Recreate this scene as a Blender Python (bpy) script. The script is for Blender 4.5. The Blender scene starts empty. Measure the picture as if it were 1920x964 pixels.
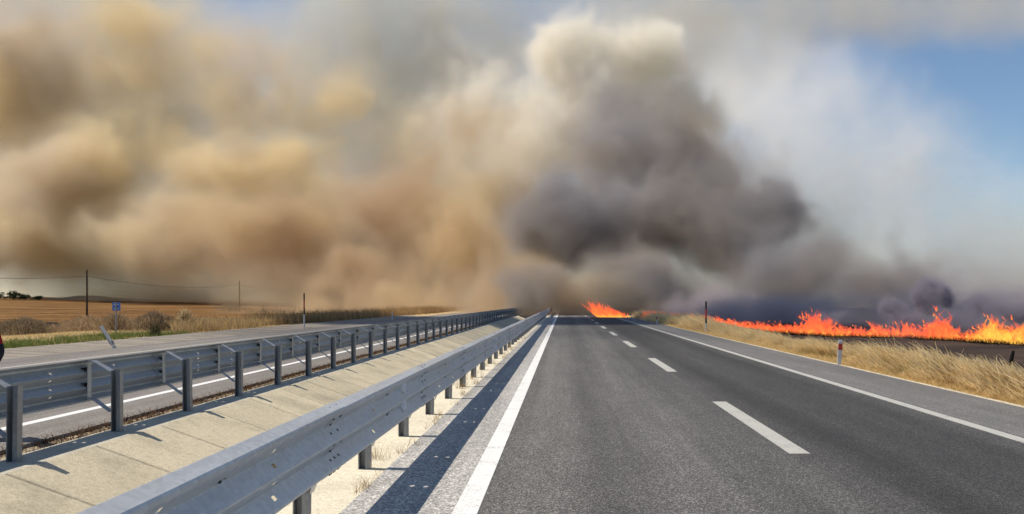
# Dual carriageway with steel guardrails, a grass fire on the right and a wall of smoke ahead.
import bpy, bmesh, math, random
import numpy as np
from math import radians as R
from mathutils import Vector, Matrix

sc = bpy.context.scene
C = sc.collection

# ------------------------------------------------------------------ camera, sky, sun, exposure
F, CX, CY, CZ = 1470.0, 1057.0, 566.0, 1.75      # focal length and vanishing point in photo pixels, eye height in metres
cam = bpy.data.cameras.new('camera')
cam_o = bpy.data.objects.new('camera', cam)
C.objects.link(cam_o)
cam.sensor_width = 36.0
cam.lens = 36.0 * F / 1920.0
cam.shift_x = (960.0 - CX) / 1920.0
cam.shift_y = (CY - 482.0) / 1920.0
cam.clip_start = 0.1
cam.clip_end = 9000.0
cam_o.location = (0, 0, CZ)
cam_o.rotation_euler = (R(90), 0, 0)
sc.camera = cam_o

SUN = Vector((-0.65, 0.14, 1.0)).normalized()
world = bpy.data.worlds.new('World')
sc.world = world
world.use_nodes = True
wn = world.node_tree
sky = wn.nodes.new('ShaderNodeTexSky')
sky.sky_type = 'NISHITA'
sky.sun_disc = False
sky.sun_elevation = math.asin(SUN.z)
sky.sun_rotation = math.atan2(SUN.x, SUN.y)
sky.air_density = 1.1
sky.dust_density = 0.1
sky.ozone_density = 4.0
wn.links.new(sky.outputs[0], wn.nodes['Background'].inputs[0])
wn.nodes['Background'].inputs[1].default_value = 0.11
sun = bpy.data.lights.new('sun', 'SUN')
sun.energy = 4.9
sun.angle = R(0.5)
sun.color = (1.0, 0.92, 0.80)
sun_o = bpy.data.objects.new('sun', sun)
C.objects.link(sun_o)
sun_o.rotation_euler = SUN.to_track_quat('Z', 'Y').to_euler()
vs = sc.view_settings
vs.view_transform = 'Standard'
vs.look = 'None'
vs.exposure = 0.0
vs.gamma = 1.0
sc.cycles.max_bounces = 10
sc.cycles.transparent_max_bounces = 24
sc.cycles.volume_bounces = 5
sc.cycles.volume_step_rate = 2.7
sc.cycles.use_adaptive_sampling = True
sc.cycles.adaptive_threshold = 0.025
sc.cycles.volume_max_steps = 400

rnd = random.Random(7)
rng = np.random.default_rng(7)


def at(x, y, Y):
    """Where photo point (x, y) lies at Y metres down the road."""
    return Vector(((x - CX) / F * Y, Y, CZ + (CY - y) / F * Y))


# ------------------------------------------------------------------ mesh and object helpers
class MB:
    def __init__(self):
        self.v, self.f = [], []

    def add(self, vs_, fs_):
        k = len(self.v)
        self.v += [tuple(p) for p in vs_]
        self.f += [tuple(i + k for i in f) for f in fs_]

    def box(self, lo, hi, M=None):
        x0, y0, z0 = lo
        x1, y1, z1 = hi
        p = [Vector(q) for q in ((x0, y0, z0), (x1, y0, z0), (x1, y1, z0), (x0, y1, z0),
                                 (x0, y0, z1), (x1, y0, z1), (x1, y1, z1), (x0, y1, z1))]
        if M:
            p = [M @ q for q in p]
        self.add(p, [(0, 3, 2, 1), (4, 5, 6, 7), (0, 1, 5, 4), (1, 2, 6, 5), (2, 3, 7, 6), (3, 0, 4, 7)])

    def tube(self, pts, rad, n=8, cap=True):
        pts = [Vector(p) for p in pts]
        if not isinstance(rad, (list, tuple)):
            rad = [rad] * len(pts)
        k0 = len(self.v)
        up = None
        for i, p in enumerate(pts):
            t = (pts[min(i + 1, len(pts) - 1)] - pts[max(i - 1, 0)]).normalized()
            if up is None:
                up = Vector((1, 0, 0)) if abs(t.x) < .8 else Vector((0, 1, 0))
            a = t.cross(up).normalized()
            b = a.cross(t).normalized()
            up = b
            for j in range(n):
                an = 2 * math.pi * j / n
                self.v.append(tuple(p + (a * math.cos(an) + b * math.sin(an)) * rad[i]))
        for i in range(len(pts) - 1):
            for j in range(n):
                q = k0 + i * n
                self.f.append((q + j, q + (j + 1) % n, q + n + (j + 1) % n, q + n + j))
        if cap:
            self.f.append(tuple(k0 + j for j in range(n))[::-1])
            q = k0 + (len(pts) - 1) * n
            self.f.append(tuple(q + j for j in range(n)))

    def strap(self, pts, width, th):
        """A flat bent strap in the XZ plane, WIDTH along Y."""
        for a, b in zip(pts[:-1], pts[1:]):
            a, b = Vector(a), Vector(b)
            d = (b - a).normalized()
            nrm = Vector((-d.z, 0, d.x)) * th * .5
            h = Vector((0, width * .5, 0))
            p = [a - nrm - h, b - nrm - h, b - nrm + h, a - nrm + h, a + nrm - h, b + nrm - h, b + nrm + h, a + nrm + h]
            self.add(p, [(0, 3, 2, 1), (4, 5, 6, 7), (0, 1, 5, 4), (1, 2, 6, 5), (2, 3, 7, 6), (3, 0, 4, 7)])

    def mesh(self, name, mat, smooth=False):
        me = bpy.data.meshes.new(name)
        me.from_pydata(self.v, [], self.f)
        if mat:
            me.materials.append(mat)
        if smooth:
            me.polygons.foreach_set('use_smooth', [True] * len(me.polygons))
        me.update()
        return me

    def build(self, name, mat, parent=None, smooth=False):
        return link(name, self.mesh(name, mat, smooth), parent)


def link(name, me, parent=None, loc=None):
    o = bpy.data.objects.new(name, me)
    C.objects.link(o)
    if parent is not None:
        o.parent = parent
    if loc is not None:
        o.location = loc
    return o


def thing(name, label, cat, loc=(0, 0, 0), rz=0.0, group=None):
    o = bpy.data.objects.new(name, None)
    C.objects.link(o)
    o.location = loc
    o.rotation_euler = (0, 0, rz)
    return tag(o, label, cat, group)


def tag(o, label, cat, group=None):
    o['label'] = label
    o['category'] = cat
    if group:
        o['group'] = group
    return o


def kind(o, k):
    o['kind'] = k
    return o


def np_mesh(name, verts, faces, mat, smooth=False, color=None):
    """verts (n,3), faces (m,4) -> mesh, fast; color (n,3) becomes the colour attribute 'tint'."""
    me = bpy.data.meshes.new(name)
    nv, nf, k = len(verts), len(faces), faces.shape[1]
    me.vertices.add(nv)
    me.vertices.foreach_set('co', np.ascontiguousarray(verts, dtype=np.float32).ravel())
    me.loops.add(nf * k)
    me.loops.foreach_set('vertex_index', np.ascontiguousarray(faces, dtype=np.int32).ravel())
    me.polygons.add(nf)
    me.polygons.foreach_set('loop_start', np.arange(0, nf * k, k, dtype=np.int32))
    me.polygons.foreach_set('loop_total', np.full(nf, k, dtype=np.int32))
    if smooth:
        me.polygons.foreach_set('use_smooth', np.ones(nf, dtype=bool))
    if color is not None:
        a = me.attributes.new('tint', 'FLOAT_COLOR', 'POINT')
        c4 = np.ones((nv, 4), dtype=np.float32)
        c4[:, :3] = color
        a.data.foreach_set('color', c4.ravel())
    if mat:
        me.materials.append(mat)
    me.update()
    me.validate()
    return me


# ------------------------------------------------------------------ materials
class Mat:
    """A small node-tree writer for one material."""

    def __init__(self, name, rough=.8, metal=0.0, spec=.3):
        self.m = bpy.data.materials.new(name)
        self.m.use_nodes = True
        self.t = self.m.node_tree
        self.b = self.t.nodes['Principled BSDF']
        self.b.inputs['Roughness'].default_value = rough
        self.b.inputs['Metallic'].default_value = metal
        self.b.inputs['Specular IOR Level'].default_value = spec
        self._pos = None

    def n(self, ty, **kw):
        x = self.t.nodes.new(ty)
        for k, v in kw.items():
            setattr(x, k, v)
        return x

    def set(self, sock, v):
        if isinstance(v, bpy.types.NodeSocket):
            self.t.links.new(v, sock)
        elif isinstance(v, tuple) and len(v) == 3 and sock.type == 'RGBA':
            sock.default_value = (*v, 1)
        else:
            sock.default_value = v

    def pos(self, obj=False):
        if obj:
            return self.n('ShaderNodeTexCoord').outputs['Object']
        if self._pos is None:
            self._pos = self.n('ShaderNodeNewGeometry').outputs['Position']
        return self._pos

    def noise(self, scale=1.0, detail=3, rough=.55, stretch=(1, 1, 1), obj=False, col=False, off=(0, 0, 0)):
        mp = self.n('ShaderNodeMapping')
        self.set(mp.inputs['Vector'], self.pos(obj))
        mp.inputs['Scale'].default_value = stretch
        mp.inputs['Location'].default_value = off
        x = self.n('ShaderNodeTexNoise')
        self.set(x.inputs['Vector'], mp.outputs[0])
        x.inputs['Scale'].default_value = scale
        x.inputs['Detail'].default_value = detail
        x.inputs['Roughness'].default_value = rough
        return x.outputs['Color' if col else 0]

    def voro(self, scale, out='Color', obj=False, feature='F1', stretch=(1, 1, 1)):
        mp = self.n('ShaderNodeMapping')
        self.set(mp.inputs['Vector'], self.pos(obj))
        mp.inputs['Scale'].default_value = stretch
        x = self.n('ShaderNodeTexVoronoi', feature=feature)
        self.set(x.inputs['Vector'], mp.outputs[0])
        x.inputs['Scale'].default_value = scale
        return x.outputs[out]

    def ramp(self, v, *stops):
        x = self.n('ShaderNodeValToRGB')
        self.set(x.inputs[0], v)
        e = x.color_ramp.elements
        while len(e) < len(stops):
            e.new(.5)
        for i, (p, c) in enumerate(stops):
            e[i].position = p
            e[i].color = (*c, 1) if isinstance(c, tuple) else (c, c, c, 1)
        return x.outputs[0]

    def mix(self, f, a, b, mode='MIX'):
        x = self.n('ShaderNodeMix', data_type='RGBA', blend_type=mode)
        self.set(x.inputs[0], f)
        self.set(x.inputs[6], a)
        self.set(x.inputs[7], b)
        return x.outputs[2]

    def math(self, op, a, b=0.0, clamp=False):
        x = self.n('ShaderNodeMath', operation=op, use_clamp=clamp)
        self.set(x.inputs[0], a)
        self.set(x.inputs[1], b)
        return x.outputs[0]

    def xyz(self, i, obj=False):
        x = self.n('ShaderNodeSeparateXYZ')
        self.set(x.inputs[0], self.pos(obj))
        return x.outputs[i]

    def rng(self, v, a, b, c=0.0, d=1.0):
        x = self.n('ShaderNodeMapRange', clamp=True)
        for i, q in enumerate((v, a, b, c, d)):
            self.set(x.inputs[i], q)
        return x.outputs[0]

    def bump(self, h, dist=.01, strength=1.0):
        x = self.n('ShaderNodeBump')
        x.inputs['Strength'].default_value = strength
        x.inputs['Distance'].default_value = dist
        self.set(x.inputs['Height'], h)
        self.set(self.b.inputs['Normal'], x.outputs[0])

    def color(self, c):
        self.set(self.b.inputs['Base Color'], c)
        return self

    def attr(self, name='tint'):
        x = self.n('ShaderNodeAttribute')
        x.attribute_name = name
        return x.outputs['Color']


def simple(name, c, rough=.7, metal=0.0, spec=.3, var=.18, scale=6.0, obj=True):
    m = Mat(name, rough, metal, spec)
    f = m.noise(scale, 4, .6, obj=obj)
    lo = tuple(x * (1 - var) for x in c)
    hi = tuple(min(1, x * (1 + var)) for x in c)
    m.color(m.ramp(f, (.3, lo), (.7, hi)))
    return m.m


def asphalt(name, base, speck, warm=(1, .98, .94), wear_and_sheen=None, grain=95.0):
    """Chip-and-bitumen surface: dark binder with pale stones, wheel paths worn lighter or darker, lane sheen put into the colour."""
    m = Mat(name, .82, 0, .35)
    st = m.voro(grain, 'Color')
    sx = m.n('ShaderNodeSeparateColor')
    m.set(sx.inputs[0], st)
    g = m.ramp(sx.outputs[0], (0.0, base * .2), (.4, base * .6), (.7, base * 1.25), (1.0, speck))
    fine = m.noise(40, 3, .7)
    g = m.mix(.38, g, m.ramp(fine, (.3, base * .5), (.7, base * 1.55)))
    big = m.noise(.55, 4, .6, stretch=(1, .12, 1))
    g = m.mix(1.0, g, m.ramp(big, (.3, .80), (.7, 1.14)), 'MULTIPLY')
    mid = m.noise(2.2, 5, .65, stretch=(1, .35, 1), off=(4, 9, 0))
    g = m.mix(1.0, g, m.ramp(mid, (.25, .84), (.75, 1.12)), 'MULTIPLY')
    if wear_and_sheen:
        x = m.math('ADD', m.xyz(0), m.math('MULTIPLY', m.math('SUBTRACT', m.noise(.25, 2, stretch=(0, 1, 1)), .5), .5))
        for c, w, k in wear_and_sheen:
            d = m.math('DIVIDE', m.math('SUBTRACT', x, c), w)
            f = m.math('POWER', 2.718, m.math('MULTIPLY', m.math('MULTIPLY', d, d), -1.0))
            g = m.mix(f, g, m.mix(1.0, g, (k, k, k), 'MULTIPLY'))
    lw_ = m.noise(1.0, 5, .65, stretch=(3.2, .035, 1), off=(2, 5, 0))
    g = m.mix(1.0, g, m.ramp(lw_, (.3, .80), (.55, 1.0), (.72, 1.16)), 'MULTIPLY')
    oil = m.noise(.9, 4, .7, off=(8, 3, 0))
    g = m.mix(m.ramp(oil, (.66, 0.0), (.78, .45)), g, (base * .45,) * 3)
    g = m.mix(1.0, g, warm, 'MULTIPLY')
    m.color(g)
    m.bump(sx.outputs[0], .006, .7)
    return m.m


M = {}
M['asphalt'] = asphalt('asphalt', .092, .46, (1.0, .955, .90),
                       ((-.3, .5, 1.45), (.55, .35, .90), (1.35, .5, 1.28), (2.1, .35, .85), (3.4, .6, .46), (4.3, .6, .62), (5.1, .5, .52)))  # wheel wear, plus the left lane's sheen put in as lighter colour
M['asphalt_chip'] = asphalt('asphalt_chip', .42, 1.0, (1, .955, .88), None, 60)
M['asphalt_shoulder'] = asphalt('asphalt_shoulder', .17, .42, (1, .955, .90))
M['asphalt_far'] = asphalt('asphalt_far', .23, .42, (1, .90, .80))


def paint(name, c):
    m = Mat(name, .65, 0, .3)
    w = m.noise(38, 5, .7)
    big = m.noise(3, 3, .6)
    f = m.math('ADD', m.math('MULTIPLY', w, .7), m.math('MULTIPLY', big, .3))
    m.color(m.ramp(f, (.36, tuple(x * .28 for x in c)), (.43, tuple(x * .84 for x in c)), (.55, tuple(x * .95 for x in c)), (.7, c)))
    m.bump(w, .003, .5)
    return m.m


M['paint'] = paint('road_paint', (.82, .81, .78))
M['paint_worn'] = paint('road_paint_worn', (.48, .47, .42))


def concrete(name, c, stain=.25):
    m = Mat(name, .9, 0, .2)
    a = m.noise(1.1, 5, .65)
    b = m.noise(14, 5, .7)
    s = m.voro(55, 'Distance')
    gr = m.voro(120, 'Color')
    gs = m.n('ShaderNodeSeparateColor')
    m.set(gs.inputs[0], gr)
    g = m.ramp(a, (.3, tuple(x * (1 - stain) for x in c)), (.5, c), (.72, tuple(min(1, x * 1.08) for x in c)))
    g = m.mix(1.0, g, m.ramp(b, (.25, .74), (.5, 1.0), (.8, 1.08)), 'MULTIPLY')
    g = m.mix(m.ramp(s, (.0, .55), (.16, 0.0)), g, tuple(x * .55 for x in c))
    g = m.mix(1.0, g, m.ramp(gs.outputs[0], (0, .66), (.35, .98), (1, 1.16)), 'MULTIPLY')
    info = m.n('ShaderNodeObjectInfo')
    g = m.mix(1.0, g, m.ramp(info.outputs['Random'], (0, .9), (1, 1.06)), 'MULTIPLY')
    m.color(g)
    m.bump(b, .008, .6)
    return m.m


M['slab'] = concrete('concrete_slab', (.57, .495, .35))
M['kerb_concrete'] = concrete('concrete_kerb', (.30, .26, .21))
M['pale_concrete'] = concrete('concrete_pale', (.70, .63, .48), .14)
M['edge_concrete'] = concrete('concrete_edging', (.50, .46, .37))


def steel(name, c, rough, metal, dirt=.5):
    m = Mat(name, rough, metal, .5)
    sp = m.voro(26, 'Color', obj=True)
    sx = m.n('ShaderNodeSeparateColor')
    m.set(sx.inputs[0], sp)
    g = m.mix(1.0, c, m.ramp(sx.outputs[0], (0, .90), (1, 1.06)), 'MULTIPLY')
    st = m.noise(2.0, 5, .65, stretch=(6, .35, 6))
    g = m.mix(1.0, g, m.ramp(st, (.3, .88), (.6, 1.04)), 'MULTIPLY')
    dr = m.noise(16, 4, .7)
    g = m.mix(m.math('MULTIPLY', m.ramp(dr, (.52, 0.0), (.75, 1.0)), dirt * .5), g, (.16, .13, .10))
    m.color(g)
    m.set(m.b.inputs['Roughness'], m.rng(st, .3, .7, rough * .82, rough * 1.2))
    return m.m


M['galv'] = steel('galvanised_steel', (.57, .59, .605), .36, .36, .15)
M['galv_dark'] = steel('weathered_steel', (.25, .26, .275), .5, .4, .5)
M['galv_shaded'] = steel('shaded_beam', (.34, .37, .40), .42, .45, .5)  # same galvanised steel, darkened for the far rail's shaded back, with dirt
M['bolt'] = simple('bolt_steel', (.05, .05, .055), .5, .6)
M['reflector'] = simple('reflector_white', (.80, .82, .88), .35, 0, .5, .05)
M['red'] = simple('red_paint', (.42, .035, .025), .5, 0, .4, .2)
M['black'] = simple('black_paint', (.018, .017, .018), .6, 0, .3, .3)
M['white'] = simple('white_plastic', (.55, .56, .56), .5, 0, .4, .1)
M['wood'] = simple('pole_wood', (.075, .05, .036), .9, 0, .2, .4, 9)
M['char'] = simple('charred_wood', (.014, .012, .011), .95, 0, .1, .4, 14)
M['wire'] = simple('wire', (.05, .045, .04), .6, .2)
M['sign_blue'] = simple('sign_blue', (.06, .17, .52), .45, .1, .4, .12)


def tinted(name, rough=.9, trans=0.42):
    """Leaf and straw: colour from each blade, a little light through it."""
    m = Mat(name, rough, 0, .15)
    c = m.attr()
    m.color(c)
    tr = m.n('ShaderNodeBsdfTranslucent')
    m.set(tr.inputs[0], c)
    mx = m.n('ShaderNodeMixShader')
    mx.inputs[0].default_value = trans
    m.t.links.new(m.b.outputs[0], mx.inputs[1])
    m.t.links.new(tr.outputs[0], mx.inputs[2])
    m.t.links.new(mx.outputs[0], m.t.nodes['Material Output'].inputs[0])
    return m.m


M['straw'] = tinted('straw')


def soil(name, stops, sc1=.6, stretch=(1, 1, 1), fine=9.0, bumpd=.06):
    m = Mat(name, .95, 0, .1)
    a = m.noise(sc1, 6, .62, stretch)
    b = m.noise(fine, 6, .7)
    f = m.math('ADD', m.math('MULTIPLY', a, .65), m.math('MULTIPLY', b, .35))
    m.color(m.ramp(f, *stops))
    m.bump(b, bumpd, .8)
    return m.m


M['ground'] = soil('dry_ground', ((.34, (.30, .20, .10)), (.5, (.50, .36, .18)), (.66, (.62, .47, .27))), .25)
M['burnt'] = soil('burnt_ground', ((.36, (.018, .014, .013)), (.5, (.058, .040, .031)), (.66, (.115, .078, .053))), .35, (.35, 1, 1))
M['gravel'] = soil('gravel', ((.36, (.10, .065, .035)), (.5, (.36, .27, .17)), (.62, (.55, .47, .34))), 3, (1, 1, 1), 40, .03)

M['joint'] = soil('joint_soil', ((.36, (.03, .024, .018)), (.5, (.07, .055, .04)), (.66, (.13, .10, .07))), 3, (1, 1, 1), 30, .02)

# ------------------------------------------------------------------ ground and roads
Y0, Y1 = -6.0, 320.0


def sm(a, b, x):
    t = np.clip((x - a) / (b - a), 0, 1)
    return t * t * (3 - 2 * t)


def ground_z(X, Y):
    """Height of the open land at X, Y (numpy arrays)."""
    X = np.asarray(X, dtype=float)
    Y = np.asarray(Y, dtype=float)
    left = -0.85 * sm(-24, -46, X)
    left = left + sm(120, 330, Y) * np.clip(.0225 * (-X - 62), 0, 5.5)
    right = -0.42 * sm(9, 15, X)
    roll = .10 * np.sin(X * .11 + Y * .035) * sm(24, 60, np.abs(X))
    z = -0.06 + left + right + roll
    ditch = sm(-6.55, -5.9, X) * (1 - sm(-2.3, -1.9, X))
    return z - ditch * 1.0


xs = np.unique(np.concatenate([np.linspace(-4000, -600, 18), np.linspace(-600, -60, 55), np.linspace(-60, -17, 44),
                               np.linspace(-17, 17, 80), np.linspace(17, 80, 40), np.linspace(80, 600, 30), np.linspace(600, 4000, 14)]))
ys = np.unique(np.concatenate([np.linspace(-200, 0, 12), np.linspace(0, 160, 70), np.linspace(160, 600, 60), np.linspace(600, 6000, 30)]))


def sheet(xs, ys, zf):
    X, Y = np.meshgrid(xs, ys)
    Z = zf(X, Y)
    v = np.stack([X.ravel(), Y.ravel(), Z.ravel()], 1)
    nx, ny = len(xs), len(ys)
    i = (np.arange(ny - 1)[:, None] * nx + np.arange(nx - 1)[None, :]).ravel()
    return v, np.stack([i, i + 1, i + nx + 1, i + nx], 1)


v, f = sheet(xs, ys, ground_z)
kind(link('ground', np_mesh('ground', v, f, M['ground'], True)), 'structure')

# the ploughed field on the left: real furrows near by, running away to the upper left
mfield = Mat('ploughed_soil', .95, 0, .1)
fa = mfield.noise(.08, 5, .6, (.35, 1, 1))
fb = mfield.noise(1.6, 6, .7, (.25, 1.5, 1))
ff = mfield.math('ADD', mfield.math('MULTIPLY', fa, .6), mfield.math('MULTIPLY', fb, .4))
mfield.color(mfield.ramp(ff, (.34, (.06, .028, .010)), (.47, (.15, .074, .024)), (.60, (.25, .135, .045)), (.74, (.40, .25, .105))))
mfield.bump(fb, .25, .8)


def field_z(X, Y):
    u = Y + .22 * (X + 60)
    fur = .10 * np.sin(u * 2 * math.pi / 3.1) + .05 * np.sin(u * 2 * math.pi / 1.3 + X * .05)
    return ground_z(X, Y) + .14 + fur * (1 - sm(150, 260, Y))


fx = np.concatenate([np.linspace(-620, -160, 40), np.linspace(-155, -26, 90)])
fy = np.concatenate([np.linspace(84, 200, 420), np.linspace(201, 420, 60)])
v, f = sheet(fx, fy, field_z)
edge = -27 - 10 * sm(84, 140, v[:, 1]) * (1 - sm(140, 200, v[:, 1]))
keep = (v[f].mean(1)[:, 0] < -28 - 4 * np.sin(v[f].mean(1)[:, 1] * .06)) & (v[f].mean(1)[:, 1] > 88 + 3 * np.sin(v[f].mean(1)[:, 0] * .13) + np.clip((v[f].mean(1)[:, 0] + 70) * .55, -30, 40))
kind(link('ploughed_field', np_mesh('ploughed_field', v, f[keep], mfield.m, True)), 'structure')

# burnt stubble on the right, beyond the verge
bx = np.concatenate([np.linspace(11.5, 40, 60), np.linspace(41, 260, 60)])
by = np.concatenate([np.linspace(-5, 80, 90), np.linspace(82, 300, 40)])
v, f = sheet(bx, by, lambda X, Y: ground_z(X, Y) + .05 + .035 * np.sin(X * 2.1 + Y * .9) * np.sin(Y * 1.7 - X * .4))
kind(link('burnt_field', np_mesh('burnt_field', v, f, M['burnt'], True)), 'structure')


def flat(name, x0, x1, y0, y1, z, mat, th=0.06, n=60):
    yy = np.linspace(y0, y1, n)
    m_ = MB()
    for a, b in zip(yy[:-1], yy[1:]):
        k = len(m_.v)
        m_.v += [(x0, a, z), (x1, a, z), (x1, b, z), (x0, b, z)]
        m_.f.append((k, k + 1, k + 2, k + 3))
        k = len(m_.v)
        m_.v += [(x0, a, z - th), (x0, b, z - th), (x0, b, z), (x0, a, z), (x1, a, z - th), (x1, b, z - th), (x1, b, z), (x1, a, z)]
        m_.f += [(k, k + 3, k + 2, k + 1), (k + 4, k + 5, k + 6, k + 7)]
    return kind(m_.build(name, mat), 'structure')


flat('road', -0.90, 5.95, Y0, Y1, 0.0, M['asphalt'], .25)
flat('hard_shoulder', -1.86, -0.905, Y0, Y1, -0.002, M['asphalt_chip'], .25)
flat('hard_shoulder', 5.955, 7.62, Y0, Y1, -0.002, M['asphalt_shoulder'], .25)
flat('shoulder_edging', 7.62, 7.80, Y0, Y1, -0.014, M['pale_concrete'], .25)
flat('opposite_road', -17.0, -6.62, Y0, Y1, 0.0, M['asphalt_far'], .25)


def strip(name, x0, x1, y0, y1, mat, label=None):
    o = flat(name, x0, x1, y0, y1, .004, mat, .004, max(2, int((y1 - y0) / 4)))
    return o


strip('edge_line', -0.925, -0.715, Y0, Y1, M['paint'])
strip('edge_line', 5.70, 5.89, Y0, Y1, M['paint_worn'])
strip('edge_line', -7.80, -7.62, Y0, Y1, M['paint'])
strip('edge_line', -14.9, -14.72, Y0, Y1, M['paint_worn'])
for k in range(-1, 12):
    y = 9.02 + 10.6 * k
    strip('lane_dash', 2.60, 2.84, y, y + 4.7, M['paint_worn'])
    strip('lane_dash', -11.4, -11.18, y + 2, y + 6.7, M['paint_worn'])

# ------------------------------------------------------------------ the lined median drain between the guardrails
pale = flat('median_strip', -2.42, -1.863, Y0, Y1, -0.012, M['pale_concrete'], .2)
flat('median_kerb', -6.27, -5.72, Y0, Y1, -0.012, M['edge_concrete'], .2)
flat('gravel_strip', -6.617, -6.273, Y0, Y1, -0.05, M['gravel'], .1)
drain = MB()
for a, b in zip(np.linspace(Y0, Y1, 40)[:-1], np.linspace(Y0, Y1, 40)[1:]):
    drain.add([(-5.72, a, -.07), (-4.30, a, -.58), (-3.9, a, -.58), (-2.42, a, -.07),
               (-5.72, b, -.07), (-4.30, b, -.58), (-3.9, b, -.58), (-2.42, b, -.07)],
              [(0, 1, 5, 4), (1, 2, 6, 5), (2, 3, 7, 6)])
drain_o = kind(drain.build('drainage_channel', M['joint']), 'structure')


def slab_mesh(name, w, l, th, mat, bev=.012):
    """A concrete slab, w across (x) and l along (y), with its arrises taken off."""
    bm = bmesh.new()
    bmesh.ops.create_cube(bm, size=1)
    for q in bm.verts:
        q.co = Vector((q.co.x * w, q.co.y * l, (q.co.z - .5) * th))
    ed = [e for e in bm.edges if all(q.co.z > -1e-4 for q in e.verts)]
    bmesh.ops.bevel(bm, geom=ed, offset=bev, segments=1, affect='EDGES')
    me = bpy.data.meshes.new(name)
    bm.to_mesh(me)
    bm.free()
    me.materials.append(mat)
    return me


PITCH = 1.555
ang = math.atan2(.51, 1.42)
ln = math.hypot(1.42, .51)
slab_me = slab_mesh('slab', ln, PITCH - .022, .08, M['slab'])
for side in (1, -1):
    for k in range(62 if side == 1 else 40):
        y = 8.02 - 4 * PITCH + PITCH * (k + .5)
        if side == -1 and y > 60:
            break
        o = link('slab', slab_me, drain_o)
        o.location = ((-5.01 if side == 1 else -3.16), y, -.29 + .035 + rnd.uniform(-.004, .004))
        o.rotation_euler = (rnd.uniform(-.003, .003), side * ang, 0)

# ------------------------------------------------------------------ the tiled kerb drain beyond the opposite road
kz = lambda x: -.02 + .0 * x
kerb_base = flat('kerb_drain', -20.2, -17.01, Y0, 200, -.10, M['joint'], .1)
kerb_me = slab_mesh('kerb_slab', 3.0, .90, .10, M['kerb_concrete'], .02)
for k in range(96):
    y = 4.0 + k
    o = link('kerb_slab', kerb_me, kerb_base)
    o.location = (-18.55, y, .0 + rnd.uniform(-.012, .012))
    o.rotation_euler = (rnd.uniform(-.006, .006), .045, rnd.uniform(-.006, .006))

# ------------------------------------------------------------------ guardrails
PROF = [(0, 0), (0, .02), (.072, .062), (.080, .074), (.080, .088), (.073, .100), (.050, .128), (.030, .154), (.010, .180), (.006, .187),
        (.010, .194), (.030, .220), (.050, .246), (.073, .274), (.080, .284), (.080, .296), (.073, .306), (.050, .334), (.030, .360), (.010, .386),
        (.006, .393), (.010, .400), (.030, .426), (.050, .452), (.073, .482), (.080, .494), (.080, .514), (.073, .527), (.003, .566), (0, .567)]
HOLE_ROWS = {6, 11, 17, 22}         # profile strips beside the two valleys that carry drilled holes
PROF = [(d * 1.18, z) for d, z in PROF]
SEG = 4.0
LAP = .30


def beam_mesh():
    """One 4 m beam: x = out towards the traffic, y along, z up; real holes at 1.3 m from each end."""
    holes = [(1.27, 1.325), (2.675, 2.73)]
    ys_ = sorted({-LAP * .5, SEG + LAP * .5, .0, SEG, .65, 2.0, 3.35, *[q for h in holes for q in h]})
    n = len(PROF)
    vv, ff = [], []
    for y in ys_:
        lap = .004 * (1 - min(1, max(0, y / SEG)))
        vv += [(d + lap, y, z) for d, z in PROF]
    for i in range(len(ys_) - 1):
        mid = (ys_[i] + ys_[i + 1]) / 2
        hole = any(a < mid < b for a, b in holes)
        for j in range(n - 1):
            if hole and j in HOLE_ROWS:
                continue
            a = i * n + j
            ff.append((a, a + n, a + n + 1, a + 1))
    me = bpy.data.meshes.new('beam')
    me.from_pydata(vv, [], ff)
    bm = bmesh.new()
    bm.from_mesh(me)
    r = bmesh.ops.solidify(bm, geom=bm.faces[:], thickness=.004)
    bm.to_mesh(me)
    bm.free()
    me.materials.append(M['galv'])
    return me


beam_me = beam_mesh()


def bolt_mb(mb, d, y, z, nx, nz, r=.016, h=.012):
    a = Vector((d * 1.18, y, z))
    mb.tube([a, a + Vector((nx, 0, nz)) * h], r, 8)


def splice_mesh():
    mb = MB()
    s = .70
    for dy in (-.09, .09):
        bolt_mb(mb, .036, dy, .544, s, s, .013, .008)
        bolt_mb(mb, .040, dy, .347, s, s, .013, .008)
        bolt_mb(mb, .062, dy, .262, s, -s, .013, .008)
        bolt_mb(mb, .060, dy, .464, s, -s, .013, .008)
    for dy in (-.11, 0, .11):
        bolt_mb(mb, .040, dy, .141, s, s, .013, .008)
        bolt_mb(mb, .04, dy, .04, s, -s)
    return mb.mesh('splice_bolts', M['bolt'])


def plate_mesh():
    """The slotted washer plates over the post bolts, one in each valley."""
    mb = MB()
    for z in (.412, .202):
        mb.box((.010, -.05, z - .005), (.038, -.035, z + .045))
        mb.box((.010, .005, z + .005), (.034, .03, z + .045))
        mb.box((.020, -.05, z + .040), (.044, .075, z + .052))
    return mb.mesh('bolt_plate', M['bolt'])


def reflector_mesh():
    """A white trapezium standing across one valley of the beam, facing the traffic."""
    mb = MB()
    p = [(.006, .018), (.072, .088), (.072, .030), (.006, .006)]
    p = [(.008, .0), (.074, .072), (.074, -.045), (.008, -.012)]
    mb.add([(x, -.004, z + .02) for x, z in p] + [(x, .004, z + .02) for x, z in p],
           [(0, 1, 2, 3), (7, 6, 5, 4), (0, 4, 5, 1), (1, 5, 6, 2), (2, 6, 7, 3), (3, 7, 4, 0)])
    return mb.mesh('reflector', M['reflector'])


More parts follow.
